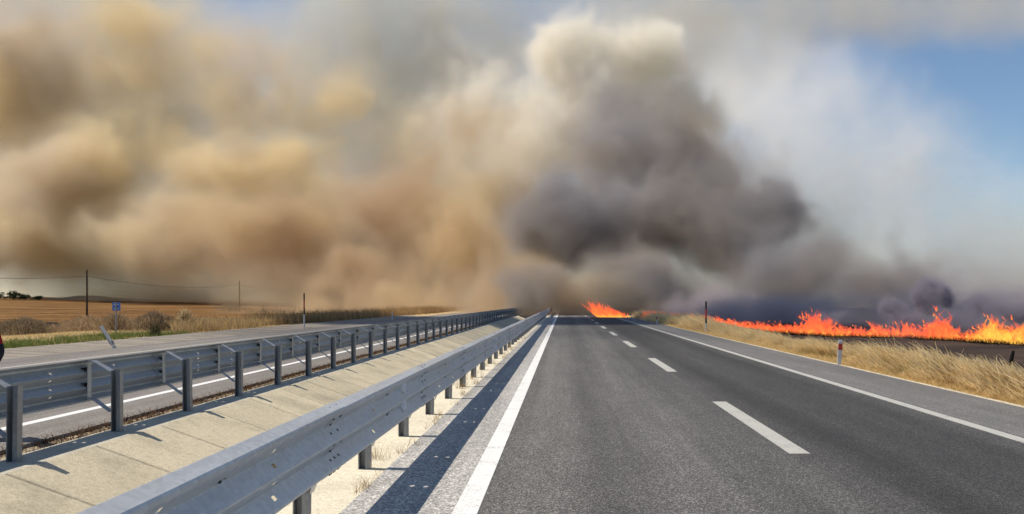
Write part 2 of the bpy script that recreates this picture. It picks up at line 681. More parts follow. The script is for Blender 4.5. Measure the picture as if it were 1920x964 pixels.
def post_mesh():
    """Open C-section post, 0.12 x 0.07, mouth towards the oncoming side."""
    mb = MB()
    t, w, d, h = .006, .060, .08, .82
    mb.box((-w, d - t, -.3), (w, d, h))
    mb.box((-w, 0, -.3), (-w + t, d - t, h))
    mb.box((w - t, 0, -.3), (w, d - t, h))
    mb.box((w - .048, -t, -.3), (w + .002, 0, h - .006))
    mb.box((-w - .001, -t, -.3), (-w + .010, 0, h - .004))
    for z in (.70, .30):
        mb.tube([(w - .02, -t, z), (w - .02, -t - .012, z)], .012, 6)
    return mb.mesh('post', M['galv_dark'])


def bracket_mesh(gap, top):
    """Bent flat-strap spacer from the back of the beam (x = 0) to the post (x = -gap); z as the beam's."""
    mb = MB()
    mb.strap([(-gap + .0, 0, .405), (-.07, 0, top), (-.008, 0, top - .007)], .115, .008)
    mb.strap([(-.006, 0, top - .015), (-.006, 0, .02)], .09, .006)
    mb.strap([(-.006, 0, .05), (-.085, 0, .02), (-gap + .02, 0, -.14)], .10, .008)
    return mb.mesh('spacer_bracket', M['galv'])


splice_me, plate_me, refl_me, post_me = splice_mesh(), plate_mesh(), reflector_mesh(), post_mesh()


def guardrail(label, x_hem, z_bot, x_post, y_first, n, flip, refl_at):
    root = thing('guardrail', label, 'guardrail', (0, 0, 0), 0)
    gap = abs(x_post - x_hem) - .06
    br_me = bracket_mesh(gap, .552 if flip else .50)
    bm_me = beam_me
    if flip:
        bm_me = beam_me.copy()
        bm_me.materials[0] = M['galv_shaded']
        br_me.materials[0] = M['galv_shaded']
    for k in range(n):
        y = y_first + SEG * k
        bmo = link('beam', bm_me, root)
        if flip:                                           # traffic on the -x side: turn half round
            bmo.location = (x_hem + rnd.uniform(-.006, .006), y + SEG, z_bot + rnd.uniform(-.004, .004))
            bmo.rotation_euler = (0, 0, math.pi)
        else:
            bmo.location = (x_hem + rnd.uniform(-.006, .006), y, z_bot + rnd.uniform(-.004, .004))
        if y > 100:
            continue
        kind(link('splice_bolts', splice_me, bmo), 'stuff')
        for yy in (0, 2.0):
            kind(link('bolt_plate', plate_me, bmo, (0, yy, 0)), 'stuff')
        if k in refl_at:
            link('reflector', refl_me, bmo, (0, SEG - 1.3 + .03, .175))
            link('reflector', refl_me, bmo, (0, SEG - 1.3 + .03, .383))
    for k in range(2 * n):
        y = y_first + 2.0 * k
        p = link('post', post_me, root, (x_post, y, 0 if flip else -.07))
        p.rotation_euler = (rnd.uniform(-.008, .008), rnd.uniform(-.012, .012), 0)
        if y > 110:
            continue
        b_ = link('spacer_bracket', br_me, p)
        if flip:
            b_.rotation_euler = (0, 0, math.pi)
        b_.location = (x_hem - x_post, .03, z_bot - p.location.z)
    return root


guardrail('galvanised guardrail beside the near lane, its ribbed beam face and white reflectors toward the camera', -1.88, .365, -2.10, -1.75, 36, False, {2, 5, 8, 11, 14, 17, 20})
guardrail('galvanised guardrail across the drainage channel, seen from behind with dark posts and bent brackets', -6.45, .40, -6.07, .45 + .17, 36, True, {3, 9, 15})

# ------------------------------------------------------------------ grasses
def blades(n, place, h, lean, width, cols, head=None, seg=3, sway=.25, ztop=None):
    """n bent grass blades as quads. place() -> (n,2); lean = mean (x,y) of the tip offset per height."""
    xy = place(n)
    base = np.column_stack([xy, ground_z(xy[:, 0], xy[:, 1]) if ztop is None else ztop(xy[:, 0], xy[:, 1])])
    hh = h(xy, n)
    ln_ = np.column_stack([lean[0] + rng.normal(0, sway, n), lean[1] + rng.normal(0, sway, n)])
    ang_ = rng.uniform(0, math.pi, n)
    side = np.column_stack([np.cos(ang_), np.sin(ang_), np.zeros(n)])
    cols = np.asarray(cols)
    ci = rng.integers(0, len(cols), n)
    tint = cols[ci] * rng.uniform(.75, 1.2, (n, 1))
    rows, tints = [], []
    ts = np.linspace(0, 1, seg + 1)
    for t in ts:
        c = base.copy()
        c[:, :2] += ln_ * (hh * t ** 1.7)[:, None]
        c[:, 2] += hh * (t - .18 * t * t * np.hypot(ln_[:, 0], ln_[:, 1]))
        w = width * (1 - .75 * t) * (hh / hh.mean()) ** .3
        if head is not None and t > .6:
            w = w * head
        rows.append((c - side * w[:, None], c + side * w[:, None]))
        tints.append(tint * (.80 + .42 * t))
    V = np.stack([q for r in rows for q in r], 1).reshape(-1, 3)
    T = np.repeat(np.stack(tints, 1), 2, axis=1).reshape(-1, 3)
    b0 = (np.arange(n) * 2 * (seg + 1))[:, None] + (np.arange(seg) * 2)[None, :]
    b0 = b0.ravel()
    Fc = np.stack([b0, b0 + 1, b0 + 3, b0 + 2], 1)
    return V, Fc, T


def join(parts):
    vs_, fs_, ts_, k = [], [], [], 0
    for v_, f_, t_ in parts:
        vs_.append(v_)
        fs_.append(f_ + k)
        ts_.append(t_)
        k += len(v_)
    return np.concatenate(vs_), np.concatenate(fs_), np.concatenate(ts_)


GOLD = [(.70, .50, .22), (.62, .44, .18), (.76, .58, .30), (.50, .33, .12), (.72, .53, .25)]
PALE = [(.86, .70, .40), (.78, .60, .30), (.90, .76, .48), (.66, .48, .22)]
BROWN = [(.30, .17, .07), (.36, .22, .10), (.26, .15, .07)]
OLIVE = [(.22, .22, .07), (.30, .27, .09), (.19, .17, .06)]


def clumpy(n, x0, x1, y0, y1, nclump, spread, edge=None, ybias=1.0):
    cx = rng.uniform(x0, x1, nclump)
    cy = y0 + (y1 - y0) * rng.uniform(0, 1, nclump) ** ybias
    i = rng.integers(0, nclump, n)
    p = np.column_stack([cx[i] + rng.normal(0, spread, n), cy[i] + rng.normal(0, spread, n)])
    lo = x0 + (edge(p[:, 1]) if edge else 0)
    p[:, 0] = np.where(p[:, 0] < lo, lo + np.abs(p[:, 0] - lo) * .4, p[:, 0])
    return p


def verge_edge(y):
    return .10 * np.sin(y * 1.3) + .12 * np.sin(y * .37 + 1)


parts = []
hN = lambda a, s: (lambda xy, n: np.clip(rng.normal(a, s, n), .12, None))


def h_verge(a):
    """Taller away from the road, kept low at the very edge."""
    def g(xy, n):
        k = np.clip((xy[:, 0] - 7.7) / 1.3, .18, 1) * (.80 + .40 * sm(38, 52, xy[:, 1]) + .15 * sm(26, 18, xy[:, 1])) * (1 - .34 * sm(27, 32, xy[:, 1]) * (1 - sm(44, 50, xy[:, 1])))
        wave = .75 + .35 * np.sin(xy[:, 1] * .55 + 2 * np.sin(xy[:, 1] * .21)) * np.sin(xy[:, 0] * .9 + 1)
        return np.clip(rng.normal(a, a * .22, n), .08, None) * k * wave
    return g


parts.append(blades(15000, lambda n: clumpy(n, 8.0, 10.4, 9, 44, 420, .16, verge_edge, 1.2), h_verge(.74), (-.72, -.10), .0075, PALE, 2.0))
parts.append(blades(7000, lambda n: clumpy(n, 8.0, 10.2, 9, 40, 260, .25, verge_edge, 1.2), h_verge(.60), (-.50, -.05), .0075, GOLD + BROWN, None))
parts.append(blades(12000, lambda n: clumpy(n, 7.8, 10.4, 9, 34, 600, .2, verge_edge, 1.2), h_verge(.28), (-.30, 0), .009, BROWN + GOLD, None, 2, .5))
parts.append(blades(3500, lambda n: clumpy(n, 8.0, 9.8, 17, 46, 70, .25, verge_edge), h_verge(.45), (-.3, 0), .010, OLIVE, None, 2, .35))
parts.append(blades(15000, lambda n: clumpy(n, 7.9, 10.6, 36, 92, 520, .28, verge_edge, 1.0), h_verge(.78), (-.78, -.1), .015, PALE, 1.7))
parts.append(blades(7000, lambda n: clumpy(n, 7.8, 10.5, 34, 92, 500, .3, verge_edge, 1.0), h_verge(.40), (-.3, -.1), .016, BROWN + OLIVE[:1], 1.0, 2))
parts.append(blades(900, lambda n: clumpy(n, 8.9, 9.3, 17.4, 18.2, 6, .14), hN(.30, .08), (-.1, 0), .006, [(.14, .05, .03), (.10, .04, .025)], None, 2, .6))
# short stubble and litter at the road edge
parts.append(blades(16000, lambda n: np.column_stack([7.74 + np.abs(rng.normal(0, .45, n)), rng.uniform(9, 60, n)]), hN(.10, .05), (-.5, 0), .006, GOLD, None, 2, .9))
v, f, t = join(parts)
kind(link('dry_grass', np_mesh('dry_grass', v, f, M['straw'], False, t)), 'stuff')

# left verge: dry grass along the far side of the opposite road, green strip, straw
parts = []
def off_left(p):
    """Keeps the tall grass to where it starts, past the end of the green strip."""
    p[:, 1] = np.maximum(p[:, 1], -p[:, 0] / .50 + np.abs(rng.normal(0, 3, len(p))))
    return p


DUST = [(.46, .33, .18), (.38, .26, .14), (.54, .40, .22), (.32, .21, .11)]
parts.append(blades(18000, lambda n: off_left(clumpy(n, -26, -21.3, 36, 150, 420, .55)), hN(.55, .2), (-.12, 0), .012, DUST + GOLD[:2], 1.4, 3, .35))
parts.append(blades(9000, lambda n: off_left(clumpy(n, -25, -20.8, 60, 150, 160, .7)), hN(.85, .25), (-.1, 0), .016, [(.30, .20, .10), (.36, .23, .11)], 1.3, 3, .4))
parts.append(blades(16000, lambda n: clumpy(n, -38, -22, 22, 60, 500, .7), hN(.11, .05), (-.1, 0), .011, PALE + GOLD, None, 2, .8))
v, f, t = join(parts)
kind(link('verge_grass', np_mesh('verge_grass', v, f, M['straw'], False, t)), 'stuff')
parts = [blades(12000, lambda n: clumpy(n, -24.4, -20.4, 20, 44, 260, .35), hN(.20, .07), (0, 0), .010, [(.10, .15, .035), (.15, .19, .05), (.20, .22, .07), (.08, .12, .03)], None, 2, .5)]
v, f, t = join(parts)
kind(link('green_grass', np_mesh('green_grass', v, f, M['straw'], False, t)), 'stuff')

# weeds rooted in the joint between the pale strip and the chipped shoulder, and litter in the gravel strip
parts = [blades(700, lambda n: clumpy(n, -1.93, -1.84, 3.5, 40, 46, .05), hN(.10, .04), (.1, -.1), .0022, [(.38, .26, .12), (.30, .18, .08), (.5, .38, .2)], None, 2, .8, lambda x, y: np.full_like(x, -.012)),
         blades(500, lambda n: clumpy(n, -2.2, -2.0, 3.5, 30, 14, .07), hN(.16, .06), (.1, -.1), .0020, [(.38, .26, .12), (.5, .38, .2)], None, 2, .6, lambda x, y: np.full_like(x, -.012)),
         blades(9000, lambda n: np.column_stack([np.where(rng.uniform(0, 1, n) < .5, rng.normal(-6.57, .025, n), rng.normal(-6.32, .03, n)), rng.uniform(4, 90, n)]), hN(.05, .02), (0, 0), .007, [(.10, .055, .03), (.16, .09, .045), (.07, .04, .025)], None, 2, 1.0, lambda x, y: np.full_like(x, -.05))]
v, f, t = join(parts)
kind(link('dry_weeds', np_mesh('dry_weeds', v, f, M['straw'], False, t)), 'stuff')
# gravel stones
n = 3500
px_ = np.column_stack([rng.uniform(-6.6, -6.28, n), 4 + 70 * rng.uniform(0, 1, n) ** 1.5, np.full(n, -.05)])
oct_ = np.array([(1, 0, 0), (0, 1, 0), (-1, 0, 0), (0, -1, 0), (0, 0, 1), (0, 0, -1)], float)
of = np.array([(0, 1, 4), (1, 2, 4), (2, 3, 4), (3, 0, 4), (1, 0, 5), (2, 1, 5), (3, 2, 5), (0, 3, 5)])
s_ = rng.uniform(.006, .022, (n, 1, 1)) * rng.uniform(.6, 1.3, (n, 1, 3))
V = (oct_[None] * s_ + px_[:, None, :]).reshape(-1, 3)
Fc = (of[None] + (np.arange(n) * 6)[:, None, None]).reshape(-1, 3)
tc = np.repeat(rng.uniform(.6, 1.1, (n, 1)) * np.array([[.55, .46, .34]]), 6, axis=0)
kind(link('gravel', np_mesh('gravel', V, Fc, M['straw'], False, tc)), 'stuff')

# charred stubble in front of the flames
FIRE = [(27.0, 36.0), (23.2, 40.5), (22.2, 44.3), (21.0, 48.0), (17.0, 50.2), (14.9, 55.6), (13.3, 60.7), (11.4, 71.0), (9.6, 80.0), (8.3, 87.0)]
FX = np.array([p[0] for p in FIRE])
FY = np.array([p[1] for p in FIRE])
fl = np.concatenate([[0], np.cumsum(np.hypot(np.diff(FX), np.diff(FY)))])
fire_len = fl[-1]


def fire_at(s):
    return np.interp(s, fl, FX), np.interp(s, fl, FY)


def place_char(n):
    s = rng.uniform(0, fire_len * .6, n)
    x, y = fire_at(s)
    d = rng.normal(-.9, .55, n)
    return np.column_stack([x + d * .55 + rng.normal(0, .1, n), y + d * 1.0])


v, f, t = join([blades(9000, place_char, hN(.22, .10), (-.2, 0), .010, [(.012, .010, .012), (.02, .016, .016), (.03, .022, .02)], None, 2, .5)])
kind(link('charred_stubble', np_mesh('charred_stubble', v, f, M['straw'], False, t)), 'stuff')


# ------------------------------------------------------------------ shrubs and plants
def shrub(label, x, y, w, h, cols, n=1500, name='dry_shrub', group='dry shrubs by the ploughed field'):
    z0 = float(ground_z(np.array([x]), np.array([y]))[0])
    root = thing(name, label, 'shrub', (x, y, z0), 0, group)
    stem = MB()
    for k in range(9):
        a = rnd.uniform(0, 6.28)
        r_ = rnd.uniform(.2, .9) * w * .5
        stem.tube([(0, 0, -.05), (math.cos(a) * r_ * .4, math.sin(a) * r_ * .4, h * .4), (math.cos(a) * r_, math.sin(a) * r_, h * rnd.uniform(.7, .95))], [.022, .014, .005], 5)
    stem.build('stem', M['wood'], root)
    a = rng.uniform(0, 2 * math.pi, n)
    q = rng.uniform(0, 1, n) ** .6
    lump = 1 + .22 * np.sin(a * 3 + x) + .15 * np.sin(a * 7 + y)
    zz = rng.uniform(0, 1, n)
    rad = q * w * .5 * lump * np.sqrt(np.clip(1 - (zz - .25) ** 2 * 1.5, .05, 1))
    b0 = np.column_stack([np.cos(a) * rad, np.sin(a) * rad, zz * h * (1 - .35 * q)])
    d = np.column_stack([np.cos(a) * .5, np.sin(a) * .5, np.full(n, .9)]) + rng.normal(0, .45, (n, 3))
    d /= np.linalg.norm(d, axis=1)[:, None]
    L_ = rng.uniform(.10, .30, n)[:, None] * h
    sd = np.cross(d, rng.normal(0, 1, (n, 3)))
    sd /= np.linalg.norm(sd, axis=1)[:, None]
    wd = rng.uniform(.006, .016, n)[:, None] * max(1.0, h)
    V = np.stack([b0 - sd * wd, b0 + sd * wd, b0 + d * L_ + sd * wd * .6, b0 + d * L_ - sd * wd * .6], 1).reshape(-1, 3)
    Fc = np.arange(n * 4).reshape(n, 4)
    cc = np.asarray(cols)[rng.integers(0, len(cols), n)] * rng.uniform(.7, 1.2, (n, 1))
    link('foliage', np_mesh('foliage', V, Fc, M['straw'], False, np.repeat(cc, 4, axis=0)), root)
    return root


GREY = [(.30, .22, .14), (.36, .27, .17), (.22, .17, .11), (.25, .20, .12)]
TAN = [(.46, .33, .19), (.40, .28, .16), (.54, .40, .24)]
shrub('broad dark grey-green shrub at the left edge of the field', -41.3, 60, 4.6, 1.35, GREY, 4200)
shrub('pale brown shrub between the dark shrub and the nearest utility pole', -37.2, 61, 4.6, 1.25, TAN, 3000)
shrub('low tan shrub in front of the foot of the nearest utility pole', -34.0, 60, 4.4, 1.10, TAN, 2800)
shrub('rounded brown shrub just left of the blue road sign', -28.6, 50, 2.2, 1.15, TAN + GREY[:1], 2000)
shrub('large bristly brown shrub just right of the blue road sign', -25.6, 49, 2.9, 1.15, GREY + TAN, 3600)
shrub('tall straw-coloured plant at the right end of the shrub row', -24.2, 50, 1.0, 1.35, PALE[:3] + TAN, 900)
shrub('thin twiggy shrub at the foot of the farther utility pole', -83.5, 196, 5.5, 2.6, GREY, 700)
shrub('small dark green shrub at the end of the green strip', -21.1, 40.5, .55, .68, [(.05, .07, .03), (.08, .10, .04), (.10, .09, .05), (.2, .16, .08)], 380)
parts = [blades(9000, lambda n: clumpy(n, -62, -27, 57, 90, 420, 1.0), hN(.5, .2), (0, 0), .016, DUST + GREY + TAN, 1.2, 2, .5)]
v, f, t = join(parts)
kind(link('dry_scrub', np_mesh('dry_scrub', v, f, M['straw'], False, t)), 'stuff')


def tree(label, x, y, h, w, n=900):
    z0 = float(ground_z(np.array([x]), np.array([y]))[0])
    root = thing('tree', label, 'tree', (x, y, z0 - .1), rnd.uniform(0, 6), 'dark trees on the far edge of the fields')
    tr = MB()
    tr.tube([(0, 0, 0), (.1, 0, h * .3), (0, .1, h * .75)], [.14, .1, .03], 6)
    for k in range(4):
        a = k * 1.6
        tr.tube([(0.05, 0, h * .28), (math.cos(a) * w * .3, math.sin(a) * w * .3, h * .6)], [.06, .02], 5)
    tr.build('trunk', M['wood'], root)
    cl = rng.normal(0, 1, (26, 3)) * np.array([w * .24, w * .24, h * .17]) + np.array([0, 0, h * .6])
    i = rng.integers(0, 26, n)
    p = cl[i] + rng.normal(0, 1, (n, 3)) * w * .075
    p[:, 2] = np.clip(p[:, 2], h * .1, h)
    a_ = rng.normal(0, 1, (n, 3))
    a_ /= np.linalg.norm(a_, axis=1)[:, None]
    b_ = np.cross(a_, rng.normal(0, 1, (n, 3)))
    b_ /= np.linalg.norm(b_, axis=1)[:, None]
    s = rng.uniform(.10, .26, (n, 1))
    V = np.stack([p - a_ * s, p - b_ * s * .6, p + a_ * s, p + b_ * s * .6], 1).reshape(-1, 3)
    cc = np.array([(.035, .05, .022), (.05, .065, .03), (.03, .04, .025)])[rng.integers(0, 3, n)]
    link('crown', np_mesh('crown', V, np.arange(n * 4).reshape(n, 4), M['straw'], False, np.repeat(cc, 4, axis=0)), root)
    return root


TREES = [(-223, 309, 3.0, 4.6, 'dark rounded tree cut off by the left edge of the picture'),
         (-218.6, 311, 3.7, 3.8, 'tallest dark tree in the far clump on the horizon'),
         (-215.5, 308, 2.9, 4.2, 'broad dark tree in the middle of the far clump'),
         (-212.5, 309, 2.5, 3.6, 'low dark tree toward the right of the far clump'),
         (-209.5, 312, 1.8, 3.2, 'smallest dark tree at the right end of the far clump')]
for x, y, h, w, l in TREES:
    tree(l, x, y, h, w)

hm = soil('hill_earth', ((.3, (.20, .17, .15)), (.5, (.27, .23, .19)), (.7, (.33, .28, .22))), .02)
hx = np.linspace(-250, -170, 90)
hy = np.linspace(318, 372, 24)
v, f = sheet(hx, hy, lambda X, Y: ground_z(X, Y) - .3 + (2.3 * np.exp(-((X + 209) / 11) ** 2) + 1.2 * np.exp(-((X + 193) / 9) ** 2) + .25 * np.sin(X * 1.1) * np.sin(X * .37 + 1)) * np.exp(-((Y - 345) / 14) ** 2))
kind(link('hills', np_mesh('hills', v, f, hm, True)), 'structure')

# ------------------------------------------------------------------ utility poles and their wire
POLES = [(-82.0, 69.0, 7.9), (-81.5, 134.0, 8.0), (-82.3, 199.0, 8.0), (-82.4, 264.0, 8.0)]
PL = ['wooden utility pole standing before the start of the shrub row', 'nearest wooden utility pole, rising from the shrubs by the field',
      'second wooden utility pole, farther off in the ploughed field', 'last wooden utility pole, fading into the brown smoke']
tops = []
for (x, y, h), l in list(zip(POLES, PL)):
    z0 = float(ground_z(np.array([x]), np.array([y]))[0])
    tops.append(Vector((x + .12, y, z0 + h - 1.05)))
    if y < 100:
        tops[-1].z += .5
        continue
    p = thing('utility_pole', l, 'utility pole', (x, y, z0), 0, 'wooden utility poles across the field')
    mb = MB()
    mb.tube([(0, 0, -.3), (.02, 0, h * .5), (0.0, 0, h)], [.17, .145, .12], 10)
    mb.build('pole', M['wood'], p)
    mb = MB()
    mb.tube([(.05, 0, h - 1.0), (.2, 0, h - 1.0)], .03, 6)
    mb.tube([(.14, 0, h - 1.07), (.14, 0, h - .93)], [.05, .035], 8)
    mb.build('insulator', M['white'], p)
mb = MB()
for a, b in zip(tops[:-1], tops[1:]):
    pts = []
    for i in range(25):
        s = i / 24
        q = a.lerp(b, s)
        q.z -= 1.25 * 4 * s * (1 - s)
        pts.append(q)
    mb.tube(pts, .028, 5, False)
tag(mb.build('power_line', M['wire']), 'single sagging overhead wire strung between the wooden utility poles', 'wire')


# ------------------------------------------------------------------ roadside posts and signs
def banded(name, label, cat, x, y, z, bands, rad, group=None, tilt=(0, 0), flatk=1.0, n=10):
    root = thing(name, label, cat, (x, y, z), 0, group)
    root.rotation_euler = (tilt[0], tilt[1], 0)
    for i, (pn, z0, z1, mat) in enumerate(bands):
        mb = MB()
        r_ = rad + (.0015 if i % 2 else 0)
        mb.tube([(0, 0, z0), (0, 0, z1)], r_, n)
        o = mb.build(pn, M[mat], root)
        o.scale = (1, flatk, 1)
    return root


SNOW = [('pole_band', 0, .95, 'white'), ('pole_band', .95, 1.42, 'black'), ('pole_band', 1.42, 1.90, 'red'), ('pole_band', 1.90, 2.36, 'black'), ('cap', 2.36, 2.39, 'black')]
banded('snow_pole', 'tall snow pole with white foot and black and red bands beside the opposite road', 'snow pole', -17.45, 52.7, -.05, SNOW, .045, 'snow poles along the road')
SNOW2 = [('pole_band', -.3, .55, 'white'), ('pole_band', .55, .85, 'black'), ('pole_band', .85, 1.35, 'red'), ('pole_band', 1.35, 1.80, 'black'), ('cap', 1.80, 1.83, 'black')]
banded('snow_pole', 'dark red and black snow pole standing in the dry grass beside the fire', 'snow pole', 8.35, 46.0, -.05, SNOW2, .05, 'snow poles along the road')
banded('snow_pole', 'thin snow pole far down the opposite road, faint in the smoke', 'snow pole', -14.9 - 1.9, 148.0, -.1, SNOW, .05, 'snow poles along the road')


def delineator(label, x, y, z=0.0, refl='red', tilt=(0, 0)):
    root = thing('delineator_post', label, 'delineator', (x, y, z), 0, 'white delineator posts at the road edge')
    root.rotation_euler = (tilt[0], tilt[1], 0)
    mb = MB()
    w, d, h = .055, .035, .70
    sec = [(-w, -d), (w, -d), (w * .75, d), (-w * .75, d)]
    mb.add([(a, b, -.1) for a, b in sec] + [(a, b, h - .03) for a, b in sec] + [(a * .8, b * .8 + .004, h) for a, b in sec],
           [(0, 1, 5, 4), (1, 2, 6, 5), (2, 3, 7, 6), (3, 0, 4, 7), (4, 5, 9, 8), (5, 6, 10, 9), (6, 7, 11, 10), (7, 4, 8, 11), (8, 9, 10, 11)])
    mb.build('body', M['white'], root)
    mb = MB()
    mb.box((-w - .003, -d - .004, .42), (w + .003, -d + .012, .60))
    mb.build('reflector_band', M[refl], root)
    return root


delineator('nearest white delineator post with a red band, at the edge of the dry grass', 7.72, 22.0, -.02, 'red', (0, .06))
delineator('small white delineator post with a dark band, farther up beside the pale grass', 7.35, 62.0, -.05, 'red')
delineator('short white delineator post beyond the guardrail on the opposite road', -16.6, 76.0, .0, 'white')

# the bent steel marker leaning over the kerb drain
lp = thing('leaning_marker', 'bent grey steel marker leaning over the kerb drain beside the green strip', 'marker post', (-17.55, 30.6, .0), 0)
lp.rotation_euler = (0, -.56, 0)
mb = MB()
mb.add([(-.07, 0, -.1), (.07, 0, -.1), (.07, .006, -.1), (-.07, .006, -.1), (-.075, -.03, .95), (.075, -.03, .95), (.075, -.024, .95), (-.075, -.024, .95)],
       [(0, 1, 5, 4), (1, 2, 6, 5), (2, 3, 7, 6), (3, 0, 4, 7), (4, 5, 6, 7)])
mb.build('blade', M['galv'], lp)
mb = MB()
mb.box((-.075, -.03, .12), (-.055, .02, .95))
mb.box((.02, -.05, .10), (.10, -.01, .24))
mb.build('flange', M['galv_dark'], lp)

# the blue sign
sg = thing('road_sign', 'small blue road sign on a dark post among the brown shrubs', 'road sign', (-25.7, 45.0, -.12), R(8))
mb = MB()
mb.tube([(0, 0, -.2), (0, 0, 1.86)], .04, 10)
mb.build('post', M['galv_dark'], sg)
mb = MB()
mb.box((-.20, .045, 1.36), (.20, .06, 1.84))
mb.box((-.215, .04, 1.35), (-.20, .066, 1.85))
mb.box((.20, .04, 1.35), (.215, .066, 1.85))
mb.build('panel', M['sign_blue'], sg)
mb = MB()
mb.box((-.12, .03, 1.45), (.12, .0445, 1.49))
mb.box((-.12, .03, 1.70), (.12, .0445, 1.74))
mb.build('clamp', M['galv'], sg)

# a charred stump of a post in the grass
st = thing('charred_post', 'short charred post with a grey foot standing in the dry grass', 'post', (12.55, 22.0, -.42), 0)
mb = MB()
mb.tube([(0, 0, .30), (.01, 0, .55), (.05, 0, .72), (.07, 0, .80)], [.05, .055, .045, .03], 8)
mb.build('burnt_top', M['char'], st)
mb = MB()
mb.tube([(-.02, 0, -.1), (0, 0, .30)], [.09, .07], 8)
mb.build('foot', M['galv_dark'], st)


# ------------------------------------------------------------------ the person at the left edge
def skin_obj(name, pts, edges, radii, mat, parent, sub=2):
    me = bpy.data.meshes.new(name)
    me.from_pydata(pts, edges, [])
    o = link(name, me, parent)
    o.modifiers.new('skin', 'SKIN')
    if not me.skin_vertices:
        bpy.context.view_layer.objects.active = o
    for sv, r_ in zip(me.skin_vertices[0].data, radii):
        sv.radius = r_ if isinstance(r_, tuple) else (r_, r_)
    me.skin_vertices[0].data[0].use_root = True
    s = o.modifiers.new('sub', 'SUBSURF')
    s.levels = s.render_levels = sub
    dg = bpy.context.evaluated_depsgraph_get()
    new = bpy.data.meshes.new_from_object(o.evaluated_get(dg))
    o.modifiers.clear()
    o.data = new
    new.materials.clear()
    new.materials.append(mat)
    new.polygons.foreach_set('use_smooth', [True] * len(new.polygons))
    return o


M['skin'] = simple('skin', (.42, .25, .17), .6, 0, .35, .08)
M['hair'] = simple('hair', (.02, .014, .01), .7, 0, .3, .3, 40)
M['jacket'] = simple('red_jacket', (.30, .010, .011), .9, 0, .2, .2, 12)
M['trousers'] = simple('dark_trousers', (.02, .02, .026), .9, 0, .2, .3, 14)
M['shoe'] = simple('shoe', (.03, .028, .028), .7, 0, .3, .2)
pe = thing('person', 'person in a red jacket and dark trousers at the left edge, elbow out', 'person', (-7.535, 10.05, 0.004), R(6))
PP = [(0, 0, .95), (0, 0, 1.12), (0, .01, 1.30), (0, .01, 1.44), (0, .01, 1.52), (0, .03, 1.60),
      (.19, 0, 1.40), (.31, -.04, 1.10), (.16, .10, .92),
      (-.19, 0, 1.40), (-.24, -.02, 1.12), (-.24, .08, .88),
      (.10, 0, .88), (.11, .02, .48), (.11, 0, .09), (.12, .13, .04),
      (-.10, 0, .88), (-.11, .02, .48), (-.12, 0, .09), (-.13, .13, .04)]
PE = [(0, 1), (1, 2), (2, 3), (3, 4), (4, 5), (3, 6), (6, 7), (7, 8), (3, 9), (9, 10), (10, 11), (0, 12), (12, 13), (13, 14), (14, 15), (0, 16), (16, 17), (17, 18), (18, 19)]
PR = [(.145, .11), (.135, .10), (.16, .115), (.10, .08), .055, .05, .062, .042, .03, .062, .042, .03, .085, .058, .042, .035, .085, .058, .042, .035]
skin_obj('body', PP, PE, PR, M['skin'], pe)
JP = [(0, 0, .98), (0, 0, 1.14), (0, .01, 1.30), (0, .01, 1.43), (0, .012, 1.485), (.19, 0, 1.405), (.31, -.04, 1.10), (.18, .075, .945), (-.19, 0, 1.405), (-.24, -.02, 1.12), (-.24, .06, .92)]
JE = [(0, 1), (1, 2), (2, 3), (3, 4), (3, 5), (5, 6), (6, 7), (3, 8), (8, 9), (9, 10)]
JR = [(.175, .135), (.165, .125), (.185, .135), (.12, .095), .068, .08, .062, .048, .08, .06, .048]
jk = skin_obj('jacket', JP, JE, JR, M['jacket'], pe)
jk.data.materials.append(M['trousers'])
for pl in jk.data.polygons:                            # red above; shade on the lower jacket put in as dark cloth
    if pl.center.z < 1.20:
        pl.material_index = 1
TP = [(0, 0, .96), (.10, 0, .86), (.11, .02, .48), (.11, 0, .10), (-.10, 0, .86), (-.11, .02, .48), (-.12, 0, .10)]
skin_obj('trousers', TP, [(0, 1), (1, 2), (2, 3), (0, 4), (4, 5), (5, 6)], [(.16, .125), .105, .08, .068, .105, .08, .068], M['trousers'], pe)
for s in (1, -1):
    skin_obj('shoe', [(s * .115, -.05, .045), (s * .118, .06, .045), (s * .128, .18, .035)], [(0, 1), (1, 2)], [.048, .047, .036], M['shoe'], pe)
head = skin_obj('head', [(0, .02, 1.58), (0, .03, 1.66), (0, .03, 1.72), (0, .125, 1.655), (.085, .025, 1.655), (-.085, .025, 1.655)],
                [(0, 1), (1, 2), (1, 3), (1, 4), (1, 5)], [(.06, .065), (.085, .10), (.075, .09), .018, .016, .016], M['skin'], pe)
skin_obj('hair', [(0, .0, 1.68), (0, .01, 1.745), (0, -.045, 1.65)], [(0, 1), (0, 2)], [(.090, .10), (.075, .085), (.075, .06)], M['hair'], pe)
mb = MB()
for s in (1, -1):
    mb.box((s * .033 - .012, .115, 1.668), (s * .033 + .012, .124, 1.678))
mb.box((-.025, .116, 1.615), (.025, .122, 1.622))
mb.build('face_features', M['hair'], pe)


